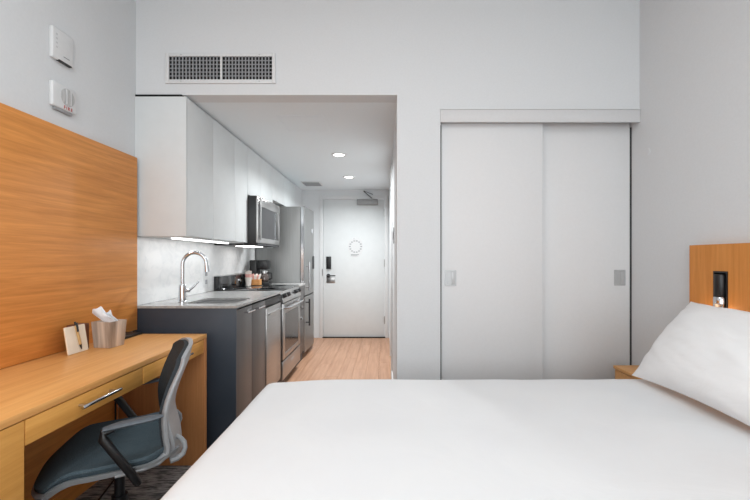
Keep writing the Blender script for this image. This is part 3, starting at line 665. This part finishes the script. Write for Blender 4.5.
obj('base_hub', B().lathe([(.03, .07), (.045, .08), (.045, .125), (.032, .14), (.0, .14)]), base_p, t, local=True)
for k in range(5):
    a = 2*PI*k/5+.35; ca, sa = math.cos(a), math.sin(a)
    lg = obj('leg', B().tube([(ca*.03, sa*.03, .10), (ca*.15, sa*.15, .096), (ca*.28, sa*.28, .078), (ca*.305, sa*.305, .072)], [.026, .022, .016, .012], 10, .75), base_p, t, local=True)
    c = Vector((ca*.29, sa*.29, .028)); p = Vector((-sa, ca, 0))
    obj('caster', B().cyl(c+p*.008, c+p*.026, .0275, seg=18, bev=.003).cyl(c-p*.026, c-p*.008, .0275, seg=18, bev=.003).cyl(c-p*.01, c+p*.01, .01, seg=10).cyl(c+Vector((0, 0, 0)), c+Vector((0, 0, .045)), .009, seg=10), black_p, lg, local=True)

# ------------------------------------------------------------------ headboard, lamp, nightstand
HX = 1.535
t = thing('headboard', 'oak headboard panel with vertical grain fixed to the right wall', 'headboard', (XR, 1.2, 0))
ny0, ny1, nz0, nz1 = 1.790, 1.868, .935, 1.13
obj('board', B().box(HX, XR-.001, ny1, 2.012, 0.02, 1.254).box(HX, XR-.001, .0, ny0, 0.02, 1.254).box(HX, XR-.001, ny0, ny1, .02, nz0).box(HX, XR-.001, ny0, ny1, nz1, 1.254), W_H, t, smooth=False)
obj('board_edge', B().box(HX-.001, HX+.003, 2.012, 2.016, .02, 1.254), W_Z, t)
t = thing('reading_lamp', 'small black cylindrical reading lamp with chrome tip in the headboard slot', 'lamp', (HX+.02, 1.829, nz0))
obj('niche_plate', B().box(HX+.030, HX+.034, ny0+.001, ny1-.001, nz0+.001, nz1-.001), black_p, t)
obj('slot_frame', B().box(HX-.003, HX+.034, ny0+.0005, ny0+.008, nz0+.001, nz1-.001).box(HX-.003, HX+.034, ny1-.008, ny1-.0005, nz0+.001, nz1-.001).box(HX-.003, HX+.034, ny0+.008, ny1-.008, nz1-.008, nz1-.001), black_p, t)
obj('lamp_tube', B().cyl((HX-.002, 1.829, 1.012), (HX-.002, 1.829, 1.115), .024, bev=.002), black_p, t)
obj('lamp_tip', B().lathe([(.0245, .958), (.0265, .964), (.0265, 1.008), (.024, 1.012)], (HX-.002, 1.829, 0)), chrome, t)
obj('bulb', B().lathe([(.0, .9525), (.015, .953), (.021, .957), (.0, .9579)], (HX-.002, 1.829, 0)), amber, t)
light('reading_lamp_light', 'POINT', (HX-.03, 1.829, .945), (HX, 1.829, .5), .25, color=(1, .72, .45), radius=.012)
t = thing('nightstand', 'small oak wall shelf nightstand between the bed and the closet', 'nightstand', (1.48, 2.25, 0))
nx = 1.378
obj('top', B().box(nx, XR-.013, 2.03, 2.415, .525, .543, .0015), W_X, t)
obj('drawer_front', B().box(nx+.008, nx+.024, 2.035, 2.41, .33, .52, .0015), W_X, t)
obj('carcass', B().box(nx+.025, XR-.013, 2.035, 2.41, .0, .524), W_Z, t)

# ------------------------------------------------------------------ bed, duvet, pillow
BY0, BY1, BF, BH = .43, 1.955, -.578, HX-.004
t = thing('bed', 'wide bed with white mattress standing against the wooden headboard', 'bed', ((BF+BH)/2, (BY0+BY1)/2, 0))
obj('bed_base', B().box(BF+.06, BH, BY0+.04, BY1-.04, .12, .30, .01), char_m, t)
obj('mattress', B().box(BF+.025, BH, BY0+.02, BY1-.02, .302, .565, .05, 4), linen2, t)
for x_ in (BF+.14, BH-.12):
    for y_ in (BY0+.12, BY1-.12): obj('leg', B().cyl((x_, y_, 0), (x_, y_, .122), .022, .028), base_p, t)
def edge(tt, L_, r):   # along a cloth of length past L_: returns position, drop
    if tt <= L_-r: return tt, 0
    a = (tt-(L_-r))/r
    if a <= PI/2: return L_-r+r*math.sin(a), r*(1-math.cos(a))
    return L_+.012*math.sin(min(1, (a-PI/2)*r/.3)*PI/2), r+(a-PI/2)*r
def duvet_fn(u, v, th):
    cyc, hw = (BY0+BY1)/2, (BY1-BY0)/2+.006
    XC = .55; hl = XC-(BF-.012)
    drop_y, drop_x = .20, .22; r = .06
    sx = u*(hl+drop_x+r*.57); xe = HX-.02-XC
    if u < .5:
        pass
    X = -1+2*u
    # x: from head edge (open, at 1.19) to the foot, hanging there
    full = (HX-.02-XC)+hl+drop_x; along = u*full
    p, dx = edge(along-(HX-.02-XC), hl, r); x = XC-p
    a = (v-.5)*2; sy = abs(a)*(hw+drop_y); q, dy = edge(sy, hw, r); y = cyc+math.copysign(q, a)
    d = (dx**4+dy**4)**.25
    z = .609-d
    z += -.012*(max(0, (-x-.2)/.36))**2*1.5
    nz_ = noise.noise(Vector((x*2.2, y*3.0, 0)))*.007+noise.noise(Vector((x*6+3, y*5, 2)))*.0025
    fade = 1 if d < .02 else max(0, 1-(d-.02)/.1)
    z += nz_*fade
    if u < .03: z -= .008*(1-u/.03)
    z -= th
    sh = th*(1 if d > .01 else d/.01)
    if dx > 0: x += min(sh, th)
    if dy > 0: y -= math.copysign(min(sh, th), a)
    if d > .06:
        y += .008*math.sin(x*9+1)*min(1, (dy)/.2); x += -.008*math.sin(y*8)*min(1, dx/.2)
    return Vector((x, y, z))
tag(obj('duvet', B().slab(lambda u, v: (duvet_fn(u, v, 0), duvet_fn(u, v, .026)), 110, 120), linen), 'smooth white duvet spread over the bed and hanging at its foot', 'duvet')
# pillow leaning on the headboard: u along its length (towards camera), v up the slope
def pillow(name, y_far, y_near, x_b, z_b, x_t, z_t, lab):
    Ln = y_far-y_near; base = Vector((x_b, 0, z_b)); top = Vector((x_t, 0, z_t)); dv = top-base; nrm = Vector((-dv.z, 0, dv.x)).normalized()   # faces up and away from the headboard
    def fn(u, v, sgn):
        a, b_ = 2*u-1, 2*v-1
        pin = 1-.07*(1-abs(b_)**2)*abs(a)**3; pin2 = 1-.09*(1-abs(a)**2)*abs(b_)**3
        aa, bb_ = a*pin, b_*pin2
        P_ = base+dv*((bb_+1)/2)+Vector((0, y_far-(aa+1)/2*Ln, 0))
        h = .115*max(0, (1-abs(a)**2.8))**.6*max(0, (1-abs(b_)**2.2))**.6
        wr = noise.noise(Vector((a*2.5+5, b_*7+a*3, 1)))*.007*min(1, h/.03)
        P_ += nrm*((h+.002 if sgn > 0 else -h*.3-.002)+wr*(sgn > 0))
        return P_
    return tag(obj(name, B().slab(lambda u, v: (fn(u, v, 1), fn(u, v, -1)), 48, 36), linen2), lab, 'pillow')
pillow('pillow', 1.905, 1.10, 1.176, .632, 1.457, .982, 'plump white pillow leaning on the headboard below the reading lamp')
